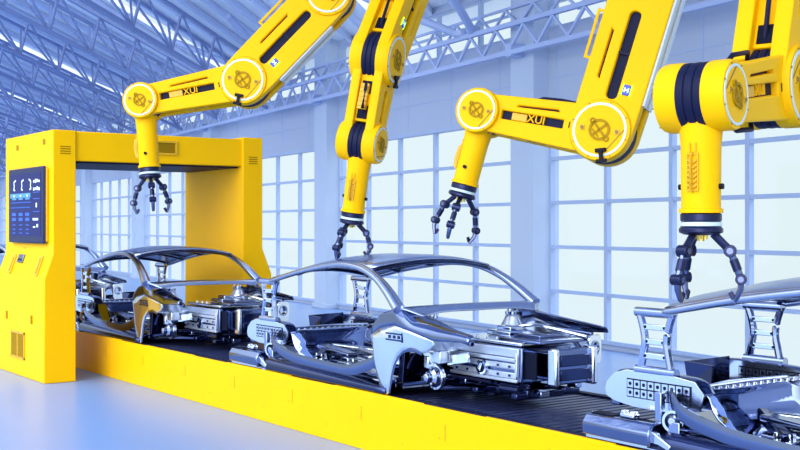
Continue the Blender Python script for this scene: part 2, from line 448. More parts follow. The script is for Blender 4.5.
rd = MB(); rd.box((0, 0, 0), (.24, .13, .03), frame(onsl(-17.2, .25)+SN*.012, SN, (1, 0, 0))); c_ = rd.build('card_reader', CHRM, ga, bevel=.006)
rd = MB()
for j in range(3): rd.box((-.06+.06*j, -.02, .018), (.04, .03, .008), frame(onsl(-17.2, .25)+SN*.012, SN, (1, 0, 0)))
rd.build('key', BEZ, c_)
for x in (-18.05+.52, -16.30):
    h = MB(); h.box((0, 0, .012), (.10, .30, .02), frame(onsl(x, .5), SN, (1, 0, 0))); h.box((0, 0, .03), (.05, .22, .03), frame(onsl(x, .5), SN, (1, 0, 0)))
    o = h.build('latch_handle', YELD, ga, bevel=.01)
lk = MB()
for x in (-17.62, -16.45): lk.box((x, 5.258, .86), (.06, .02, .12))
for x, z in ((-17.5, 3.38), (-16.28, 3.40)): lk.box((x, YS-.002, z), (.10, .01, .08))
lk.build('lock_plate', VENT, ga, bevel=.003)
gr = MB()
for a, b, c, d in ((-.32, .32, .0, .03), (-.32, .32, .37, .40), (-.32, -.29, 0, .4), (.29, .32, 0, .4), (-.015, .015, 0, .4)): gr.box((-17.08+(a+b)/2, 5.256, .25+(c+d)/2), (b-a, .02, d-c))
g_ = gr.build('floor_grille', YELD, ga, smooth=0)
gr = MB(); gr.box((-17.08, 5.262, .45), (.6, .006, .38)); 
for k in range(9): gr.box((-17.08, 5.256, .28+k*.042), (.6, .012, .012))
gr.build('grille_bar', VENT, g_, smooth=0)

# ------------------------------------------------------------------ robot arms
RE, RW_, HL = .285, .215, .22
def arc(cx, cy, r, a0, a1, n=10): return [(cx+r*math.cos(R(a0+(a1-a0)*k/n)), cy+r*math.sin(R(a0+(a1-a0)*k/n))) for k in range(n+1)]
def drum(root, c, n, up, r, name, cutdir, tie=False):
    M = frame(c, n, up); ring_r = r*.86
    o = None
    for s in (1, -1):
        prof = [(r*.9, s*.075), (r*.985, s*.08), (r, s*.10), (r, s*(HL-.03)), (r*.955, s*HL), (r*.86, s*HL)]
        if s < 0: prof = prof[::-1]
        d = MB().lathe(prof, M, 48).build(name, YEL, root)
        if s > 0: o = d
        zz = sorted((s*(HL-.004), s*(HL+.006)))
        MB().ring(M, r*.785, r*.86, zz[0], zz[1], 48).build('face_ring', RING, d)
        cp = MB(); zc = sorted((s*(HL-.01), s*(HL+.004))); cp.lathe([(r*.785, zc[0]), (r*.785, zc[1])], M, 48); cp.build('face_cover', YEL, d)
        em = MB(); z0, z1 = sorted((s*(HL+.002), s*(HL+.018)))
        em.ring(M, r*.26, r*.34, z0, z1, 28); Q = M@Matrix.Rotation(R(35), 4, 'Z')
        zc = (z0+z1)/2
        em.box((0, 0, zc), (r*.60, r*.07, z1-z0), Q); em.box((0, 0, zc), (r*.07, r*.60, z1-z0), Q)
        em.box((0, r*.16, zc), (r*.30, r*.04, z1-z0), Q)
        for a in (0, 180): em.ring(Q@Matrix.Translation((r*.36*math.cos(R(a)), r*.36*math.sin(R(a)), 0)), r*.05, r*.10, z0, z1, 14)
        em.build('hub_emblem', EMB, d)
        sq = MB(); 
        for a in (80, 260):
            q = V((r*.56*math.cos(R(a)), r*.56*math.sin(R(a)), zc-s*.002))
            sq.box(q, (r*.16, r*.16, .012), M); 
        sq.build('bolt_plate', YELD, d)
        sc = MB()
        for a in (80, 260):
            q = V((r*.56*math.cos(R(a)), r*.56*math.sin(R(a)), 0)); sc.lathe([(r*.055, min(z0, z1)), (r*.055, max(z0, z1)+.003)], M@Matrix.Translation(q), 12)
        for k in range(8):
            a = R(22+45*k); q = V((r*.905*math.cos(a), r*.905*math.sin(a), 0)); sc.lathe([(r*.022, zz[0]-.01), (r*.022, zz[1]+.002)], M@Matrix.Translation(q), 8)
        sc.build('bolt', ENG, d)
        cd = (M.inverted().to_3x3()@V(cutdir)); a0 = math.degrees(math.atan2(cd.y, cd.x))
        ct = MB(); p0 = V((r*.78*math.cos(R(a0-40)), r*.78*math.sin(R(a0-40)), s*(HL+.005))); p1 = V((r*.78*math.cos(R(a0+40)), r*.78*math.sin(R(a0+40)), s*(HL+.005)))
        ct.bar(M@p0, M@p1, .008, .006, up=M.to_3x3()@V((0, 0, 1))); ct.build('cover_seam', ENG, d, smooth=0)
    b = MB(); pr = []
    for k in range(3):
        z = -.083+.057*k
        pr += [(r*.94, z-.002), (r*.975, z+.004), (r*.985, z+.026), (r*.975, z+.048), (r*.94, z+.054)]
    b.lathe([(r*.8, -.10)]+pr+[(r*.8, .10)], M, 48); b.build('drum_band', NAVY, root)
    if tie:
        cd = (M.inverted().to_3x3()@V(tie)); a0 = math.atan2(cd.y, cd.x); t = MB()
        f = lambda q, k=0: M@V((r*q*math.cos(a0)-k*math.sin(a0), r*q*math.sin(a0)+k*math.cos(a0), HL+.022))
        nn = M.to_3x3()@V((0, 0, 1))
        t.bar(f(.66), f(1.0), .035, .03, up=nn); t.bar(f(.66, -.05), f(.66, .05), .035, .03, up=nn); t.bar(f(1.0, -.05), f(1.0, .05), .035, .03, up=nn)
        t.build('tie_clamp', BLK, root, bevel=.006)
    return o

def link(root, name, P0, P1, n, w0, w1, fore, text=None, side=1, edge=True):
    # x from P0 to P1, z along the joint axis; cheeks either side of a recessed channel
    P0, P1, n = V(P0), V(P1), V(n); d = P1-P0; L = d.length; M = frame(P0, n, d)
    h0, h1 = w0/2, w1/2; zo = .195 if not fore else .175; zi = .075
    core = MB(); k = .78
    a, b = (.20, L-.20)
    core.prism([(a, -h0*k), (b, -h1*k), (b, h1*k), (a, h0*k)], -.09, .09, M)
    co = core.build(name, YEL, root, bevel=.01)
    ys = lambda u: side*u
    if fore: slots = [rrect(.22, L-.34, -.052, .056, .016), None]; slit = [(.34, .078), (L-.38, .094), (L-.42, .140), (.38, .122)]
    else:    slots = [rrect(.28, min(1.12, L-.30), -.068, .064, .06, 6), None]; slit = [(.42, .136), (.90, .136), (.94, .186), (.46, .186)]
    slots = [[(x, ys(y)) for x, y in slots[0]]]; slit = [(x, ys(y)) for x, y in slit]
    for s in (1, -1):
        out = [(0, -h0*.98), (L*.15, -h0), (L*.85, -h1), (L, -h1*.98)]+[(L, h1*.98), (L*.85, h1), (L*.15, h0), (0, h0*.98)]
        ext = (zo-zi)/2
        m = curve_mesh([out]+slots+[slit], ext, .014, M@Matrix.Translation((0, 0, s*(zo+zi)/2)))
        ck = m.build('cheek_plate', YEL, root, smooth=30)
        fl = MB(); fl.box((L/2, 0, s*(zo-.055)), (L*.72, min(h0, h1)*1.5, .012), M); fl.build('slot_lining', NAVY2, ck, smooth=0)
        zf = s*(zo-.03)
        dt = MB()
        if fore:
            dt.box((.24+(L-.6)*.28, ys(.002), zf-s*.01), ((L-.6)*.25, .07, .03), M); dt.build('slot_block', YELD, ck, bevel=.004)
            nm = MB(); q = M@Matrix.Translation((.24+(L-.6)*.56, ys(.003), zf))
            if s < 0: q = q@Matrix.Rotation(R(180), 4, 'X')
            if text is not None: q = q@Matrix.Rotation(R(text), 4, 'Z')
            t = text_mesh('XUI', .105, .012, q); t.build('lettering', YEL, ck, smooth=0)
            ho = MB(); ho.prism([(x+L-.30, y) for x, y in arc(0, ys(.005), .03, -90, 90, 8)], min(zo*s, s*(zo+.003)), max(zo*s, s*(zo+.003)), M); ho.build('end_socket', BLK, ck, smooth=0)
        else:
            dt.box((.72, ys(-.002), zf), (.025, .10, .02), M); dt.build('slot_bridge', NAVY, ck)
            bt = MB(); bt.box((.40, ys(-.125), s*(zo+.004)), (.095, .070, .014), M); bo = bt.build('service_button', BTN, ck, bevel=.004)
            bl = MB()
            for y in (-.141, -.109): bl.box((.40, ys(y), s*(zo+.012)), (.040, .013, .004), M)
            bl.box((.40, ys(-.125), s*(zo+.012)), (.012, .03, .004), M); bl.build('button_mark', SCRL, bo, smooth=0)
            gl = MB()
            gl.bar(M@V((.35, ys(-.165), s*(zo+.005))), M@V((.45, ys(-.165), s*(zo+.005))), .008, .008); gl.bar(M@V((.35, ys(-.085), s*(zo+.005))), M@V((.45, ys(-.085), s*(zo+.005))), .008, .008); gl.build('indicator_light', LEDG, bo, smooth=0)
            rl = MB(); edge and rl.prism([(.30, ys(-h0-.0)), (L-.25, ys(-h1-.0)), (L-.25, ys(-h1-.035)), (.30, ys(-h0-.035))], min(s*.05, s*.17), max(s*.05, s*.17), M); edge and rl.build('edge_cover', RAILP, root, bevel=.008)
    # channel details on both edges
    for e in (1, -1):
        hk = lambda x: e*(h0+(h1-h0)*x/L)*k
        ht = MB()
        for x in (.30, L-.36): ht.box((x, hk(x)*1.0, 0), (.14, .02, .11), M)
        ht.build('channel_hatch', VDRK, co, smooth=0)
        mb_ = MB(); xm = L*.5; mb_.box((xm, hk(xm)+e*.02, -.01), (.28, .05, .10), M)
        for j in range(5): mb_.box((xm-.1+.05*j, hk(xm)+e*.048, -.01), (.02, .012, .09), M)
        mb_.build('motor_box', YELD, co, bevel=.006)
        hs = MB(); pts = [(.27, 1.0, 0), (.36, 1.05 if edge else 1.13, .01), (xm-.14, 1.10 if edge else 1.40, .03), (xm+.12, 1.10 if edge else 1.42, .03), (L-.42, 1.05 if edge else 1.14, .0), (L-.33, 1.0, 0)]
        hs.sweep([M@V((x, hk(x)*1.0+e*(y-1)*.25, z)) for x, y, z in pts], .034, n=8); hs.build('cable_hose', NAVY, co)
    if not fore and edge:
        hd = MB(); x0, x1 = .62, 1.06; y = ys(h0)
        for x in (x0, x1): hd.bar(M@V((x, y, .12)), M@V((x, y+ys(.075), .12)), .024)
        hd.bar(M@V((x0-.015, y+ys(.075), .12)), M@V((x1+.015, y+ys(.075), .12)), .028); hd.build('grab_handle', YEL, root, bevel=.006)
        cl = MB(); cl.sweep([M@V((x, y+ys(v), -.02)) for x, v in ((.45, -.02), (.6, .02), (.8, .03), (1.0, .02), (1.15, -.02))], .05, n=8); cl.build('hose', NAVY, root)
    elif fore and edge:
        cl = MB(); y = ys(max(h0, h1)); cl.sweep([M@V((x, y+ys(v), -.06)) for x, v in ((L*.38, -.03), (L*.45, .012), (L*.6, .022), (L*.8, .01), (L*.92, -.03))], .07, n=8); cl.build('hose', NAVY, root)
    return M

def finger(root, M, ang, spread, mats, ln=1):
    q = M@Matrix.Rotation(R(ang), 4, 'Z')
    P = [V((.072, 0, .0)), V((.172, 0, .105)), V((.235*spread, 0, .275)), V((.205*spread, 0, .395))]; P = [V((p.x, p.y, p.z*ln)) for p in P]
    W = [q@p for p in P]; yv = q.to_3x3()@V((0, 1, 0))
    f = MB(); f.sweep([W[0], W[0].lerp(W[1], .5), W[1]], .050, .044, 8, up=yv)
    o = f.build('finger', mats[0], root)
    m = MB(); m.sweep([W[1], W[1].lerp(W[2], .15), W[1].lerp(W[2], .85), W[2]], .044, .040, 8, up=yv); m.build('middle_segment', mats[1], o)
    m = MB()
    a, b = W[1].lerp(W[2], .30), W[1].lerp(W[2], .70); m.cyl(a, b, .027, seg=10); m.build('segment_sleeve', mats[0], o)
    k = MB()
    for c, r in ((W[1], .038), (W[2], .034)): k.cyl(c-yv*.036, c+yv*.036, r, seg=18)
    k.build('knuckle', mats[0], o, bevel=.004)
    k = MB()
    for c, r in ((W[1], .020), (W[2], .018)): k.cyl(c-yv*.041, c+yv*.041, r, seg=12)
    k.build('knuckle_pin', mats[1], o)
    t = MB(); inw = q.to_3x3()@V((-1, 0, 0))
    t.sweep([W[2], W[2].lerp(W[3], .5)-inw*.012, W[3], W[3]+inw*.004+(W[3]-W[2])*.12], .040, .046, 8, up=yv, taper=[1, .95, .8, .5])
    t.build('fingertip', mats[1], o)
    t = MB(); t.bar(W[3]+inw*.012, W[3].lerp(W[2], .35)+inw*.045, .030, .012, up=yv); t.build('grip_pad', mats[0], o, bevel=.003)

def robot(label, Ls, Es, Ws, Ts, nv, side, turn, spread=1.0, text=None, cut=None, tie=None, back=0, edge=True, reach=(1, 1, 1)):
    Sp, E, W, T = VW(*Ls), VW(*Es), VW(*Ws), VW(*Ts); n = VD(*nv)
    for_ = lambda a, b: (b-a-n*n.dot(b-a))
    k0 = n*(-.20*back); Sp += k0; E += k0; W += k0; T += k0
    Sp = E+for_(E, Sp); W = E+for_(E, W)          # keep every link in the plane of the joints
    roofz = None
    root = thing('robot_arm', label, 'robot arm', (Sp.x, Sp.y, Sp.z), 'overhead robot arms along the conveyor')
    link(root, 'upper_arm', E, Sp, n, .56, .56, False, side=side, edge=edge)
    link(root, 'forearm', W, E, n, .33, .41, True, text=text, side=side, edge=edge)
    cut = VD(*cut)
    drum(root, E, n, (0, 0, 1), RE, 'elbow_drum', cut, tie=VD(*tie) if tie else False)
    drum(root, W, n, (0, 0, 1), RW_, 'wrist_drum', cut)
    drum(root, Sp, n, (0, 0, 1), RE, 'shoulder_drum', cut)
    ax = (T-W); ax = (ax-n*n.dot(ax)).normalized(); Lh = (T-W).length
    Q = frame(W, ax, n)
    m = MB(); m.lathe([(.125, .05), (.130, .20), (.121, .30), (.118, Lh-.03), (.132, Lh-.025), (.132, Lh), (.10, Lh)], Q, 36); hb = m.build('wrist', YEL, root)
    kn = MB()
    for a in (0, 180): kn.cyl(Q@V((.11*math.cos(R(a)), .11*math.sin(R(a)), Lh-.16)), Q@V((.142*math.cos(R(a)), .142*math.sin(R(a)), Lh-.16)), .018, seg=10)
    kn.build('knob', BLK, hb)
    ch = MB(); F = lambda y, z: Q@V((y, math.sqrt(max(.121**2-y*y, 0))+.008, z))
    for j in range(6):
        z = Lh-.17-.03*j
        for a in (-1, 1): ch.bar(F(a*.028, z), F(0, z+.022), .012, .012, up=Q.to_3x3()@V((0, 1, 0)))
    for a in (-1, 1): ch.bar(F(a*.034, Lh-.36), F(a*.034, Lh-.13), .007, .010, up=Q.to_3x3()@V((0, 1, 0)))
    ch.bar(F(-.034, Lh-.355), F(.034, Lh-.355), .007, .010); ch.bar(F(-.034, Lh-.135), F(.034, Lh-.135), .007, .010); ch.bar(F(-.018, Lh-.365), F(-.018, Lh-.42), .006, .01); ch.bar(F(.018, Lh-.365), F(.018, Lh-.42), .006, .01)
    ch.build('chevron_grip', YELD, hb, smooth=0)
    lp = MB(); lp.sweep([F(0, z)+Q.to_3x3()@V((0, o_, 0)) for o_, z in ((-.01, Lh-.36), (.02, Lh-.34), (.028, Lh-.27), (.028, Lh-.22), (.02, Lh-.15), (-.01, Lh-.13))], .030, .012, n=8, up=Q.to_3x3()@V((1, 0, 0))); lp.build('lifting_loop', YELD, hb)
    fg = MB(); fg.lathe([(.112, Lh), (.124, Lh+.008), (.124, Lh+.045), (.118, Lh+.05), (.118, Lh+.06), (.116, Lh+.062)], Q, 36); fo = fg.build('gripper', GRIP, root); fo['label'] = 'dark three-fingered gripper with a white ring'
    MB().lathe([(.120, Lh+.055), (.124, Lh+.058), (.124, Lh+.078), (.120, Lh+.081)], Q, 36).build('gripper_ring', RING, fo)
    MB().lathe([(.118, Lh+.078), (.122, Lh+.085), (.132, Lh+.095), (.132, Lh+.118), (.10, Lh+.132), (.06, Lh+.135)], Q, 36).build('gripper_base', GRIP, fo, bevel=.003)
    bs = MB()
    for k in range(5):
        a = R(72*k+10); bs.cyl(Q@V((.035*math.cos(a), .035*math.sin(a), Lh+.13)), Q@V((.035*math.cos(a), .035*math.sin(a), Lh+.160)), .012, seg=8)
    bs.lathe([(.022, Lh+.13), (.022, Lh+.17)], Q, 10); bs.build('tool_contact', BRASS, fo)
    G = Q@Matrix.Translation((0, 0, Lh+.125))
    for k in range(3): finger(root, G, turn+120*k, spread, (GRIP, GRIPM), reach[k])
    # mast up to the roof
    d = BD-((Sp.xy.to_3d()).dot(VW(BN.x, BN.y, 0))); top = EAVE+KR*d-.2
    c = Sp+n*0; m = MB()
    m.cyl((c.x, c.y, c.z+.2), (c.x, c.y, c.z+.55), .30, seg=28); m.build('shoulder_turret', YEL, root, bevel=.02)
    m = MB(); m.cyl((c.x, c.y, c.z+.55), (c.x, c.y, top), .16, seg=24); m.box((c.x, c.y, top-.02), (.9, .9, .06)); m.build('ceiling_mast', GRIP, root)
    return root

robot('yellow robot arm farthest left, its open black gripper hanging before the portal crossbeam',
      (-.837, 13.367, 4.92), (-1.829, 13.4, 3.901), (-3.051, 13.493, 3.678), (-2.990, 13.444, 2.901), (-.085, -1, .05), 1, 100, back=1, cut=(.75, -.0, -.66), tie=(-.2, 0, -1))
robot('yellow robot arm seen edge-on whose gripper touches the roof of the middle car body',
      (.204, 13.026, 5.281), (-.237, 12.4, 4.011), (-.408, 12.344, 3.102), (-.507, 12.411, 2.351), (.927, -.343, -.153), -1, -20, edge=False, reach=(.80, .95, 1), cut=(.3, -.0, -.9), tie=(.2, 0, -1))
robot('yellow robot arm with its gripper hanging above the front of the middle car',
      (2.27, 10.227, 4.66), (1.791, 10.3, 3.06), (.721, 10.768, 3.286), (.535, 10.773, 2.612), (-.386, -.919, .074), 1, 107, back=1, cut=(.75, -.0, -.66), tie=(.1, 0, -1))
robot('yellow robot arm nearest the viewer, its black gripper just above the rightmost car body',
      (2.869, 8.343, 4.554), (2.564, 7.948, 3.154), (1.832, 7.000, 2.985), (1.832, 7.000, 2.279), (.79, -.61, 0), 1, 102, edge=False, cut=(-.75, -.2, .66), tie=(.1, 0, -1))

# ------------------------------------------------------------------ car bodies  (x forward, y across, z up from the belt)
def lerp(a, b, t): return a+(b-a)*t
def pl(tab, x):
    for (x0, y0), (x1, y1) in zip(tab, tab[1:]):
        if x <= x1: 
            t = max(0, min(1, (x-x0)/(x1-x0))); return y0+(y1-y0)*t
    return tab[-1][1]
def smooth_path(pts, n=6):
    P = [V(p) for p in pts]; out = []
    for i in range(len(P)-1):
        a = P[max(i-1, 0)]; b = P[i]; c = P[i+1]; d = P[min(i+2, len(P)-1)]
        for k in range(n):
            t = k/n; out.append(.5*((2*b)+(c-a)*t+(2*a-5*b+4*c-d)*t*t+(3*b-a-3*c+d)*t**3))
    out.append(P[-1]); return out
ROOFC = [(-.12, 1.06), (.2, 1.13), (.6, 1.21), (1.0, 1.275), (1.5, 1.315), (2.0, 1.315), (2.3, 1.285)]
ROOFE = [(-.12, 1.00), (.23, 1.03), (.79, 1.135), (1.2, 1.195), (1.5, 1.225), (1.8, 1.245), (2.05, 1.235), (2.3, 1.20)]
ROOFH = [(-.12, .66), (.8, .70), (1.6, .73), (2.2, .75), (2.3, .76)]
def make_car(label):
    C = thing('car_body', label, 'car body', (0, 0, 0), 'bare steel car bodies on the conveyor')
    # roof
    G = []; xs = [.13+(2.28-.13)*i/19 for i in range(20)]
    for x in xs:
        row = []
        for j in range(-8, 9):
            v = j/8; hw = pl(ROOFH, x); zc, ze = pl(ROOFC, x), pl(ROOFE, x)
            xx = x+(.10*(1-v*v) if x > 1.7 else 0)*max(0, (x-1.7)/.6)
            row.append((xx, v*hw, lerp(zc, ze, v*v)))
        G.append(row)
    rf = MB().grid(G).build('roof_panel', ROOFS, C, solid=.022, smooth=60)
    hd = MB(); hd.sweep([(2.26+.10*(1-v*v), v*.74, lerp(1.255, 1.175, v*v)) for v in [k/8 for k in range(-8, 9)]], .10, .035, 8); hd.build('windscreen_header', CHRD, rf)
    hd = MB(); hd.sweep([(.14, v*.68, lerp(1.105, 1.01, v*v)) for v in [k/6 for k in range(-6, 7)]], .07, .04, 8); hd.build('rear_header', CHRD, rf)
    for xx in (.7, 1.35):
        hd = MB(); hd.sweep([(xx, v*.68, lerp(pl(ROOFC, xx), pl(ROOFE, xx), v*v)-.035) for v in [k/6 for k in range(-6, 7)]], .09, .03, 8); hd.build('roof_bow', CHRD, rf)
    for s in (-1, 1):
        # side rail flowing into the windscreen pillar
        path = smooth_path([(.12, s*.69, .995), (.23, s*.70, 1.01), (.79, s*.715, 1.115), (1.4, s*.735, 1.20), (1.77, s*.745, 1.225), (2.12, s*.76, 1.195), (2.41, s*.785, 1.11), (2.66, s*.82, .985), (2.90, s*.86, .83)])
        n = len(path); MB().sweep(path, .075, .06, 12, taper=[.75+.55*min(1, i/(n*.5)) if i < n*.75 else 1.3+.5*(i-n*.75)/(n*.25) for i in range(n)]).build('pillar_rail', ROOFS, C)
        # ladder-like rear pillar
        yl = s*.64; L = MB(); top = .975; bot = .54
        wv = [(0, .15), (.25, .125), (.5, .105), (.72, .12), (1, .165)]
        rails = []
        for e in (-1, 1):
            pp = [(e*pl(wv, t)*(1.0 if e < 0 else 1.0)-.01, yl, lerp(bot, top, t)) for t in (0, .25, .5, .75, 1)]
            L.sweep(smooth_path(pp, 4), .055, .062, 8)
        lo = L.build('rear_pillar', CHR, C)
        b = MB(); b.cyl((-.20, yl, top), (.17, yl, top), .036, seg=14); b.cyl((-.20, yl, bot), (.19, yl, bot), .036, seg=14); b.build('pillar_crossbar', CHR, lo)
        for t in (.25, .5, .75):
            b = MB(); h = pl(wv, t); b.box((-.01, yl, lerp(bot, top, t)), (2*h, .03, .045)); rg = b.build('rung', CHRL, lo, bevel=.006)
            p = MB()
            for e in (-1, 1): p.cyl((-.01+e*h*.75, yl-.02, lerp(bot, top, t)), (-.01+e*h*.75, yl+.02, lerp(bot, top, t)), .011, seg=8)
            p.build('rung_bolt', VDRK, lo)
        # perforated wheelhouse panel
        M = Matrix(((1, 0, 0, 0), (0, 0, 1, s*.66), (0, 1, 0, 0), (0, 0, 0, 1)))
        o1 = [(-.50, .36), (-.48, .42), (-.40, .49), (-.28, .525), (.20, .52), (.38, .50), (.46, .42), (.42, .30), (.25, .25), (-.2, .255), (-.40, .28), (-.48, .31)]
        m = curve_mesh([o1], .010, .004, M); pp = m.build('wheelhouse_panel', CHRL, C, smooth=30)
        bk = MB(); bk.box((.042, s*.66, .396), (.62, .030, .142)); bk.build('grid_plate', VDRK, pp, smooth=0)
        tl = MB(); hl = MB()
        for i in range(9):
            for j in range(2):
                q = (-.23+.068*i, s*.66, .362+.068*j); tl.box(q, (.057, .040, .057)); hl.cyl((q[0], s*.638, q[2]), (q[0], s*.6825, q[2]), .014, seg=10)
        tl.build('grid_tile', CHRL, pp, smooth=0); hl.build('panel_hole', VDRK, pp)
        ed = MB(); ed.sweep([(x, s*.60, z) for x, z in smooth_path2(o1[1:7])], .12, .02, 8); ed.build('panel_flange', CHRM, pp)
        # rear floor tank, clip and wheel ring
        tk = MB(); yk = s*.80
        tk.prism([(-.10, .03), (.10, .03), (.13, .10), (.10, .17), (.03, .20), (-.06, .19), (-.11, .12)], -.52, .16, Matrix(((0, 0, 1, 0), (-s, 0, 0, yk), (0, 1, 0, 0), (0, 0, 0, 1))))
        tn = tk.build('rear_box_section', CHRM, C, bevel=.015)
        tk = MB(); tk.prism([(-.07, .06), (.07, .06), (.09, .10), (.07, .145), (-.05, .15), (-.08, .11)], -.525, -.50, Matrix(((0, 0, 1, 0), (-s, 0, 0, yk), (0, 1, 0, 0), (0, 0, 0, 1)))); tk.box((-.36, yk, .186), (.22, .10, .03)); tk.build('section_opening', VDRK, tn)
        tk = MB(); tk.box((-.12, yk, .215), (.14, .07, .03)); tk.box((-.16, yk-.01, .235), (.04, .05, .03)); tk.box((-.09, yk+.01, .235), (.05, .05, .02)); tk.build('clip', CHRL, tn, bevel=.008)
        tk = MB(); tk.bar((-.50, yk-s*0+s*.06, .02), (.30, yk+s*.06, .02), .03, .02); tk.build('lower_lip', CHRL, tn)
        rg = MB(); Q = frame((.27, s*.76, .22), (0.35, s, .0)); rg.ring(Q, .060, .080, -.06, .03, 28); o = rg.build('wheelhouse_ring', CHRL, C)
        rg = MB(); rg.cyl((.22, s*.68, .22), (.28, s*.80, .22), .035, .028, 16); rg.box((.12, s*.74, .30), (.06, .05, .22)); rg.box((.30, s*.74, .14), (.10, .12, .16)); rg.build('damper', CHR, o, bevel=.006)
        # rocker and door strap
        G = []
        for i in range(14):
            t = i/13; x = lerp(.12, 2.68, t); k = .6+.4*math.sin(math.pi*min(1, t*1.2+.1)) if t < .9 else .8
            zt = lerp(.155, .105, t); prof = [(-.66, zt-.01), (-.74, zt), (-.80, zt-.012), (-.845, zt-.045), (-.868, .055), (-.872, .022), (-.86, .008), (-.80, .007)]
            G.append([(x, -s*y, z) for y, z in prof])
        rk = MB().grid(G).build('rocker_panel', CHRD, C, solid=.012, smooth=60)
        ft = MB(); ft.box((-.02, s*.83, .06), (.26, .05, .11)); ft.bar((.1, s*.845, .12), (.32, s*.852, .02), .05, .09); ft.build('rocker_end', CHRL, rk, bevel=.008)
        st = smooth_path([(.20, s*.72, .40), (.26, s*.755, .36), (.36, s*.785, .29), (.60, s*.80, .225), (.94, s*.80, .175), (1.57, s*.80, .15), (1.97, s*.80, .165), (2.42, s*.80, .30), (2.52, s*.80, .40)], 5)
        MB().sweep(st, .022, .12, 10, up=(0, 0, 1)).build('door_strap', CHRM, C)
        # front fender
        zlow = [(2.44, .45), (2.50, .22), (2.60, .04), (2.66, .002), (2.72, .002), (2.74, .12), (2.78, .26), (2.86, .38), (2.97, .455), (3.12, .475), (3.25, .45), (3.33, .475), (3.44, .545), (3.6, .555), (3.93, .57)]
        ytop = [(2.44, .86), (2.8, .84), (3.1, .66), (3.4, .72), (3.7, .78), (3.93, .80)]
        ztop = [(2.44, .62), (2.5, .70), (2.6, .77), (2.85, .845), (3.1, .765), (3.35, .73), (3.6, .695), (3.93, .655)]
        zsh = [(2.44, .56), (2.6, .64), (2.85, .68), (3.1, .64), (3.44, .575), (3.6, .585), (3.93, .60)]
        ysh = [(2.44, .865), (3.0, .875), (3.3, .86), (3.5, .865), (3.93, .855)]
        G = []; H = []; N = 42
        for i in range(N+1):
            x = lerp(2.44, 3.93, i/N); zt, zs, zl = pl(ztop, x), pl(zsh, x), pl(zlow, x); zs = min(zs, zt-.01); zl = min(zl, zs-.005)
            yt, yh = pl(ytop, x), pl(ysh, x)
            G.append([(x, s*lerp(yt, yh, math.sin(k/7*math.pi/2)), lerp(zt, zs, 1-math.cos(k/7*math.pi/2))) for k in range(8)])
            if x < 3.46: H.append([(x, s*(yh-.012*k/6), lerp(zs, zl, k/6)) for k in range(7)])
        fd = MB().grid(H).build('front_fender', CHRL, C, solid=.014, smooth=60)  # window reflection is put into the bright base colour
        MB().grid(G).build('fender_shoulder', CHRM, fd, solid=.014, smooth=60)  # darker steel here paints in the reflection of the dark roof
        ar = smooth_path([(2.70, s*.845, .025), (2.73, s*.85, .12), (2.78, s*.852, .26), (2.86, s*.855, .38), (2.97, s*.86, .455), (3.12, s*.86, .475), (3.25, s*.85, .45)], 4)
        MB().sweep(ar, .05, .018, 8, up=(0, 1, 0)).build('arch_flange', CHRM, fd)
        vn = MB(); yv = s*.876
        vn.box((2.83, yv, .60), (.26, .012, .015)); vn.box((2.83, yv, .54), (.26, .012, .015)); vn.box((2.965, yv, .57), (.015, .012, .09))
        for k in range(3): vn.box((2.76+.075*k, yv, .57), (.035, .010, .03))
        vn.build('fender_badge_slot', CHRD, fd, smooth=0)
        # strut tower, inner arch, hub
        G = []
        for i in range(9):
            a = i/8*math.pi/2; t_ = i/8; r = .06+.20*(1-t_)**1.8+.03*(1-t_**4); z = .44+.30*t_
            G.append([(2.93+r*math.cos(2*math.pi*k/20), s*.52+r*.85*math.sin(2*math.pi*k/20), z) for k in range(21)])
        tw = MB().grid(G).build('strut_tower', STRUTM, C, solid=.01, smooth=60)
        t2 = MB(); t2.cyl((2.93, s*.52, .73), (2.93, s*.52, .76), .075, seg=18); t2.build('strut_mount', CHR, tw)
        for k in range(3):
            a = 2.1*k+.4; b = MB(); b.cyl((2.93+.055*math.cos(a), s*.52+.055*math.sin(a), .75), (2.93+.055*math.cos(a), s*.52+.055*math.sin(a), .79), .010, seg=8); b.build('mount_stud', CHRL, tw)
        ia = MB()
        P = []
        for i in range(9):
            a = R(5+i*11); P.append([(3.10-.36*math.cos(a), s*y, .06+.40*math.sin(a)) for y in (.50, .60, .70)])
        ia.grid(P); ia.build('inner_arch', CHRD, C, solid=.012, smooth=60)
        hb = MB(); Q = frame((3.12, s*.62, .20), (0, s, 0)); hb.lathe([(.09, -.06), (.095, .0), (.085, .03), (.05, .05), (.04, .10), (.025, .11)], Q, 28); h = hb.build('wheel_hub', CHR, C)
        hb = MB(); hb.ring(Q, .10, .118, -.05, -.01, 28); hb.build('brake_ring', CHRL, h)
        hb = MB()
        for k in range(5):
            a = 2*math.pi*k/5; hb.cyl(Q@V((.06*math.cos(a), .06*math.sin(a), .01)), Q@V((.06*math.cos(a), .06*math.sin(a), .05)), .012, seg=8)
        hb.build('wheel_stud', CHRL, h)
        ar_ = MB(); ar_.bar((3.12, s*.60, .10), (2.82, s*.22, .06), .07, .05); ar_.bar((3.12, s*.60, .10), (3.36, s*.22, .09), .06, .04); ar_.bar((3.12, s*.58, .33), (3.25, s*.35, .36), .05, .04); ar_.bar((2.78, s*.72, .10), (3.1, s*.62, .16), .04, .04)
        ar_.build('suspension_arm', CHRD, C, bevel=.01)
        bx = MB(); bx.box((3.20, s*.60, .40), (.14, .12, .12)); bx.box((3.06, s*.62, .34), (.07, .10, .12)); bx.bar((2.95, s*.66, .50), (3.16, s*.62, .34), .05, .08); bx.bar((3.2, s*.52, .36), (3.42, s*.44, .40), .05, .10); bx.build('tower_bracket', CHRL, C, bevel=.01)
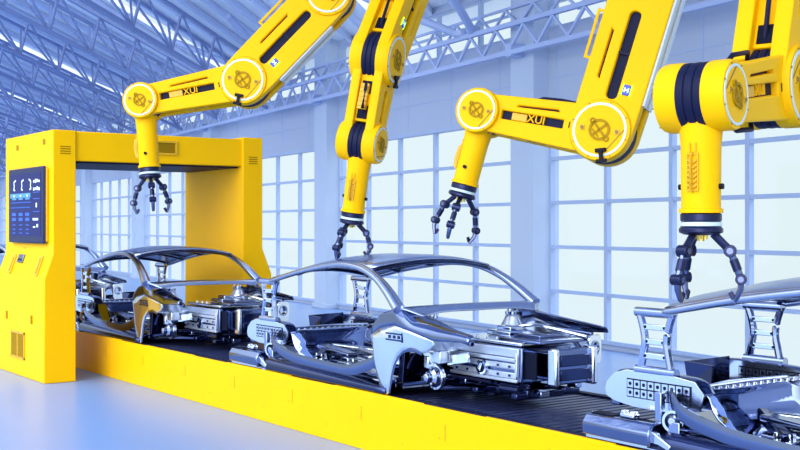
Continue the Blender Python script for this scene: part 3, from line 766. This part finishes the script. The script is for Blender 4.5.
        # front rail, lamp carrier
        fr = MB(); fr.bar((3.34, s*.62, .62), (3.84, s*.74, .58), .05, .05); fr.build('front_rail', CHRM, C, bevel=.012)
        if s > 0:
            lc = MB(); Q = frame((3.90, s*.70, .46), (1, s*.25, 0), (0, 1, 0))
            lm = curve_mesh([rrect(-.10, .11, -.15, .12, .05), arc(0, .0, .062, 0, 345, 22)], .012, .004, Q); lo = lm.build('lamp_carrier', CHRL, C, smooth=30)
            lc.ring(Q, .06, .075, -.06, .02, 28); lc.build('lamp_ring', CHR, lo)
            lc = MB(); lc.bar((3.60, s*.68, .52), (3.90, s*.70, .56), .05, .05); lc.bar((3.60, s*.62, .34), (3.90, s*.68, .36), .06, .07); lc.box((3.86, s*.62, .30), (.07, .10, .10)); lc.bar((3.62, s*.70, .52), (3.84, s*.66, .36), .03, .05); lc.build('carrier_bracket', CHRM, lo, bevel=.006)
        # floor rails and seat mounts
        fl = MB(); fl.bar((.30, s*.66, .10), (2.62, s*.66, .08), .10, .14); fl.build('sill_rail', CHRM, C, bevel=.015)
        ss = MB(); ss.bar((.85, s*.52, .17), (2.0, s*.46, .12), .07, .05); sr = ss.build('seat_rail', CHR, C, bevel=.008)
        ss = MB(); ss.bar((.90, s*.40, .22), (1.95, s*.30, .16), .10, .035); ss.box((.95, s*.40, .255), (.16, .12, .05)); ss.build('seat_slide', CHRL, sr, bevel=.008)
        for xx in (1.10, 1.72):
            m = MB(); m.box((xx, s*.62, .175), (.17, .10, .035)); m.box((xx-.05, s*.62, .215), (.03, .07, .06)); m.box((xx+.05, s*.62, .215), (.03, .07, .06)); m.build('seat_bracket', CHRL, C, bevel=.006)
    # cowl: windscreen base and front edge of the cabin
    G = []
    for i in range(25):
        v = -1+2*i/24; a = abs(v)
        x0 = 2.88; y = v*.86; zt = .845+.012*(1-v*v)
        fx = 3.00+.08*a**3; fz = .822-.012*(1-v*v)-.05*a**4
        G.append([(x0-.03, y, zt-.02), (x0, y, zt), (lerp(x0, fx, .5), y*.97, lerp(zt, fz, .4)+.012), (fx, y*(.95-.12*a), fz), (fx+.008, y*(.94-.12*a), fz-.012)])
    MB().grid(G)  .build('cowl_panel', ROOFS, C, solid=.012, smooth=60)
    dh = MB(); dh.box((2.78, 0, .42), (.05, 1.36, .5)); dw = dh.build('firewall_frame', CHRD, C)
    # replace the solid firewall by an open frame: two posts and two beams
    bpy.data.objects.remove(dw)
    dh = MB(); dh.bar((2.74, -.70, .22), (2.74, .70, .22), .08, .12);
    for y in (-.70, .70): dh.bar((2.74, y, .12), (2.80, y, .74), .08, .08)
    dh.build('firewall_frame', CHRD, C, bevel=.012)
    # floor pan with swages
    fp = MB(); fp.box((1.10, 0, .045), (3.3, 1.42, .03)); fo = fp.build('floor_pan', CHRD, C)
    fp = MB()
    for k in range(7): fp.bar((.95, -.56+.187*k, .065), (2.55, -.56+.187*k, .065), .06, .03)
    fp.build('floor_swage', CHRM, fo, bevel=.008)
    tn = MB(); tn.prism([(-.15, .05), (.15, .05), (.10, .21), (-.10, .21)], .75, 2.72, Matrix(((0, 0, 1, 0), (1, 0, 0, 0), (0, 1, 0, 0), (0, 0, 0, 1)))); tn.build('centre_tunnel', CHR, C, bevel=.03)
    for xx, zz in ((1.15, .15), (1.85, .12)):
        m = MB(); m.bar((xx, -.66, zz), (xx, .66, zz), .13, .08); m.build('seat_crossmember', CHRM, C, bevel=.02)
    # big cross beam under the rear seat: rounded, with a flange of bolts
    G = []
    for x, z in ((.26, .30), (.28, .40), (.34, .435), (.42, .43), (.47, .39), (.50, .31), (.55, .25), (.62, .21), (.66, .13), (.67, .06)):
        G.append([(x, y, z) for y in (-.62, -.3, 0, .3, .64)])
    cbm = MB().grid(G).build('rear_cross_beam', CHR, C, solid=.015, smooth=50)
    b = MB()
    for k in range(15): b.cyl((.385, -.56+.08*k, .43), (.385, -.56+.08*k, .455), .014, seg=8)
    b.build('flange_bolt', CHRL, cbm)
    b = MB(); b.sweep([(.33, -.60, .45), (.33, .0, .46), (.33, .6, .45)], .03, n=8); b.sweep([(.24, -.58, .42), (.22, -.1, .45), (.25, .55, .44)], .022, n=8); b.build('harness_pipe', CHRL, cbm)
    for (a, b, w_, h_, m_, nm) in (((.62, -.22, .27), (1.15, -.66, .20), .08, .09, CHRD, 'seat_frame_bar'), ((.70, -.20, .27), (1.3, .05, .24), .11, .05, CHRL, 'seat_frame_bar'), ((.72, .2, .27), (1.3, .5, .24), .09, .07, CHRM, 'seat_frame_bar'), ((.80, -.42, .29), (1.55, -.50, .25), .14, .05, CHRM, 'seat_frame_bar'), ((.78, -.30, .20), (1.25, -.62, .16), .05, .05, CHRD, 'seat_frame_bar'), ((1.2, -.20, .26), (2.3, -.30, .22), .09, .06, CHRL, 'seat_frame_bar'), ((.9, .15, .28), (2.2, .12, .22), .12, .05, CHRM, 'seat_frame_bar'), ((.95, .40, .26), (2.3, .42, .22), .08, .07, CHR, 'seat_frame_bar'), ((2.05, -.62, .26), (2.45, -.30, .28), .14, .10, CHRL, 'footwell_block'), ((1.35, -.56, .14), (1.62, -.64, .12), .06, .06, CHRL, 'floor_clamp'), ((1.9, -.5, .13), (2.2, -.64, .13), .07, .05, CHRL, 'floor_clamp'), ((2.3, -.1, .3), (2.6, -.5, .34), .07, .07, CHRD, 'steering_bracket'), ((2.3, .2, .42), (2.72, .5, .52), .06, .06, CHRD, 'steering_bracket')):
        m = MB(); m.bar(a, b, w_, h_); m.build(nm, m_, C, bevel=.014)
    # rear bulkhead plates
    rb = MB(); rb.add([(-.34, .12, .34), (-.30, .56, .34), (-.30, .56, .55), (-.38, .12, .53), (-.10, .10, .34), (-.10, .12, .52)], [(0, 1, 2, 3), (0, 3, 5, 4)]); rb.build('bulkhead_plate', CHRD, C, solid=.02, smooth=0)
    rb = MB(); rb.box((-.10, -.1, .27), (.50, 1.1, .03)); rb.bar((-.42, -.64, .30), (-.42, .64, .30), .10, .12); rb.build('rear_floor', CHRM, C, bevel=.01)
    rb = MB(); rr = random.Random(5)
    for k in range(14): 
        y = -.5+.085*k; rb.box((.10+.06*(k % 3), y, .31+.015*(k % 2)), (.10, .05, .04+.03*(k % 3)))
    rb.build('rear_bracket', CHR, C, bevel=.006)
    # front module
    x0, x1, y0, y1, z0, z1 = 3.0, 4.30, -.32, .29, .215, .53
    md = MB(); md.box(((x0+x1-.28)/2, (y0+y1)/2, (z0+z1)/2), (x1-.28-x0, y1-y0, z1-z0)); mo = md.build('front_module', CHRM, C, bevel=.012)
    md = MB(); md.box((x1-.05, y1-.24, (z0+z1)/2), (.10, .47, z1-z0)); md.box((x1-.16, y0+.34, (z0+z1)/2), (.24, .36, z1-z0-.06)); bp_ = md.build('bumper_face', CHRM, C, bevel=.015)
    md = MB()
    for z, h in ((.30, .10), (.425, .10)): md.box((x1+.004, y1-.23, z), (.02, .36, h))
    md.build('face_rib', CHRD, bp_, bevel=.008)
    md = MB(); md.box((x1-.02, y1-.02, (z0+z1)/2), (.14, .06, z1-z0+.03)); md.box((x1-.02, y0+.14, (z0+z1)/2), (.12, .05, z1-z0+.02)); md.build('corner_post', CHRL, bp_, bevel=.02)
    ys = y0-.004
    md = MB(); 
    for z, h in ((z0+.015, .03), (.415, .035)): md.box((3.50, ys-.012, z), (.96, .03, h))
    for x in (3.03, 3.97): md.box((x, ys-.012, (z0+z1)/2), (.03, .03, .21))
    md.box((3.5, ys-.004, .48), (.98, .02, .08))
    md.build('side_frame', STRUTM, mo, bevel=.006)
    md = MB()
    for z, h in ((.275, .055), (.355, .055)): md.box((3.50, ys-.006, z), (.90, .02, h))
    md.build('side_rib', STRUTM, mo, bevel=.01)
    md = MB(); Q = frame((3.50, ys-.01, .315), (0, -1, 0)); md.ring(Q, .050, .072, 0, .03, 32); e1 = md.build('emblem_ring', CHR, mo)
    md = MB(); md.lathe([(.056, -.01), (.056, .012), (.02, .014)], Q, 28); md.build('emblem_disc', VDRK, mo)
    md = MB(); md.prism(arc(-.004, 0, .040, 60, 240, 12), .012, .024, Q); md.build('emblem_inlay', CHRL, mo)
    md = MB()
    for x in (3.12, 3.28, 3.72, 3.88):
        for z in (.275, .355): md.cyl((x, ys-.012, z), (x, ys-.028, z), .012, seg=10)
    md.build('side_rivet', CHRD, mo)
    md = MB(); md.box((4.08, y0+.05, .375), (.16, .02, .24)); md.build('module_recess', VDRK, mo, bevel=.004)
    tp = MB(); tp.box((3.50, -.01, .555), (.98, .58, .035)); to = tp.build('module_lid', CHRL, C, bevel=.012)
    tp = MB(); tp.box((3.92, .0, .585), (.56, .54, .03)); tp.box((3.78, .10, .61), (.36, .30, .03)); tp.build('lid_plate', CHRM, to, bevel=.01)
    tp = MB(); tp.box((3.35, .12, .60), (.34, .30, .05)); tp.box((3.35, .12, .64), (.20, .16, .05)); tp.build('lid_box', CHR, to, bevel=.012)
    tp = MB()
    for k in range(6): tp.cyl((3.1+.15*k, -.2, .57), (3.1+.15*k, -.2, .59), .016, seg=8); tp.cyl((3.1+.15*k, .24, .57), (3.1+.15*k, .24, .59), .016, seg=8)
    tp.sweep(smooth_path([(3.1, .2, .60), (3.4, .35, .66), (3.7, .30, .66), (4.1, .40, .60)]), .035, n=8); tp.build('lid_bolt', CHRL, to)
    # subframe and running gear under the module
    sf = MB()
    for y in (-.24, .22): sf.bar((2.7, y, .10), (4.05, y, .12), .08, .07)
    for xx in (2.95, 3.45, 4.0): sf.bar((xx, -.40, .10), (xx, .38, .10), .08, .06)
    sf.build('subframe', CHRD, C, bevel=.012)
    sf = MB(); sf.cyl((3.12, -.5, .17), (3.12, .55, .17), .035, seg=12); sf.cyl((3.5, -.25, .14), (3.5, .30, .14), .10, seg=18); sf.cyl((3.75, -.30, .15), (4.0, -.30, .15), .06, seg=14); sf.build('drive_shaft', CHRD, C)
    sf = MB(); rr = random.Random(11)
    for k in range(16):
        sf.box((rr.uniform(2.9, 4.05), rr.uniform(-.36, .3), rr.uniform(.10, .18)), (rr.uniform(.05, .16), rr.uniform(.05, .12), rr.uniform(.04, .1)))
    sf.build('underbody_bracket', CHR, C, bevel=.008)
    sf = MB()
    for k in range(4):
        y = -.40+.2*k; sf.sweep(smooth_path([(2.85, y, .25), (3.0, y-.05, .19+.02*k), (3.3, y, .20), (3.6, y+.08, .18)]), .028, n=8)
    sf.build('hose', NAVY2, C)
    return C
def smooth_path2(pts): return [(p.x, p.y) for p in smooth_path([(x, z, 0) for x, z in pts], 4)]

BZ = .580
car = make_car('bare steel car body in the middle of the line, a gripper touching its roof')
def drop(o, x): o.location = (x, 7.15, BZ)
drop(car, -11.73)
dup(car, V((-5.845, 7.15, BZ)), 'bare steel car body nearest the viewer, cut off by the right picture edge')
dup(car, V((-17.68, 7.15, BZ)), 'bare steel car body standing halfway through the yellow portal arch')
dup(car, V((-23.63, 7.15, BZ)), 'bare steel car body farthest back, half hidden by the portal\'s left tower')

# ------------------------------------------------------------------ light, sky, camera
wd = bpy.data.worlds.new('sky'); S.world = wd; wd.use_nodes = True; nt = wd.node_tree; bg = nt.nodes['Background']
tc = nt.nodes.new('ShaderNodeTexCoord'); sx = nt.nodes.new('ShaderNodeSeparateXYZ'); nt.links.new(tc.outputs['Generated'], sx.inputs[0])
mr = nt.nodes.new('ShaderNodeMapRange'); mr.inputs['From Min'].default_value = .22; mr.inputs['From Max'].default_value = .60
cr = nt.nodes.new('ShaderNodeValToRGB'); nt.links.new(sx.outputs['Z'], mr.inputs['Value']); nt.links.new(mr.outputs['Result'], cr.inputs['Fac'])
cr.color_ramp.elements[0].color = (.81, .94, .98, 1); cr.color_ramp.elements[1].color = (2.6, 3.0, 3.4, 1)
sv_ = VD(-.45, -1, .30); dt = nt.nodes.new('ShaderNodeVectorMath'); dt.operation = 'DOT_PRODUCT'; dt.inputs[1].default_value = sv_
nt.links.new(tc.outputs['Generated'], dt.inputs[0])
gm = nt.nodes.new('ShaderNodeMapRange'); gm.interpolation_type = 'SMOOTHSTEP'; gm.inputs['From Min'].default_value = .1; gm.inputs['From Max'].default_value = 1; gm.inputs['To Min'].default_value = 1; gm.inputs['To Max'].default_value = 1.7
nt.links.new(dt.outputs['Value'], gm.inputs['Value']); nt.links.new(gm.outputs['Result'], bg.inputs['Strength'])
nt.links.new(cr.outputs['Color'], bg.inputs['Color'])
sl = bpy.data.lights.new('sun', 'SUN'); sl.energy = 1.55; sl.angle = R(45); sl.color = (1, .98, .95)
so = bpy.data.objects.new('sun', sl); COL.objects.link(so)
sd = -VD(-.45, -1, .30); so.rotation_euler = sd.to_track_quat('-Z', 'Y').to_euler(); so.location = (5, -8, 12)

cam = bpy.data.cameras.new('camera'); co = bpy.data.objects.new('camera', cam); COL.objects.link(co)
cam.sensor_width = 36; cam.lens = 36*1150/800; cam.shift_y = 1/800; cam.clip_end = 400
fw = VW(0, 1, 0); co.location = (0, 0, CAMZ); co.rotation_euler = V((fw.x, fw.y, 0)).to_track_quat('-Z', 'Y').to_euler()
S.camera = co
S.view_settings.view_transform = 'Standard'; S.view_settings.look = 'None'; S.view_settings.gamma = 1; S.view_settings.exposure = 0
S.view_settings.use_curve_mapping = False
S.cycles.use_denoising = True; S.cycles.max_bounces = 6
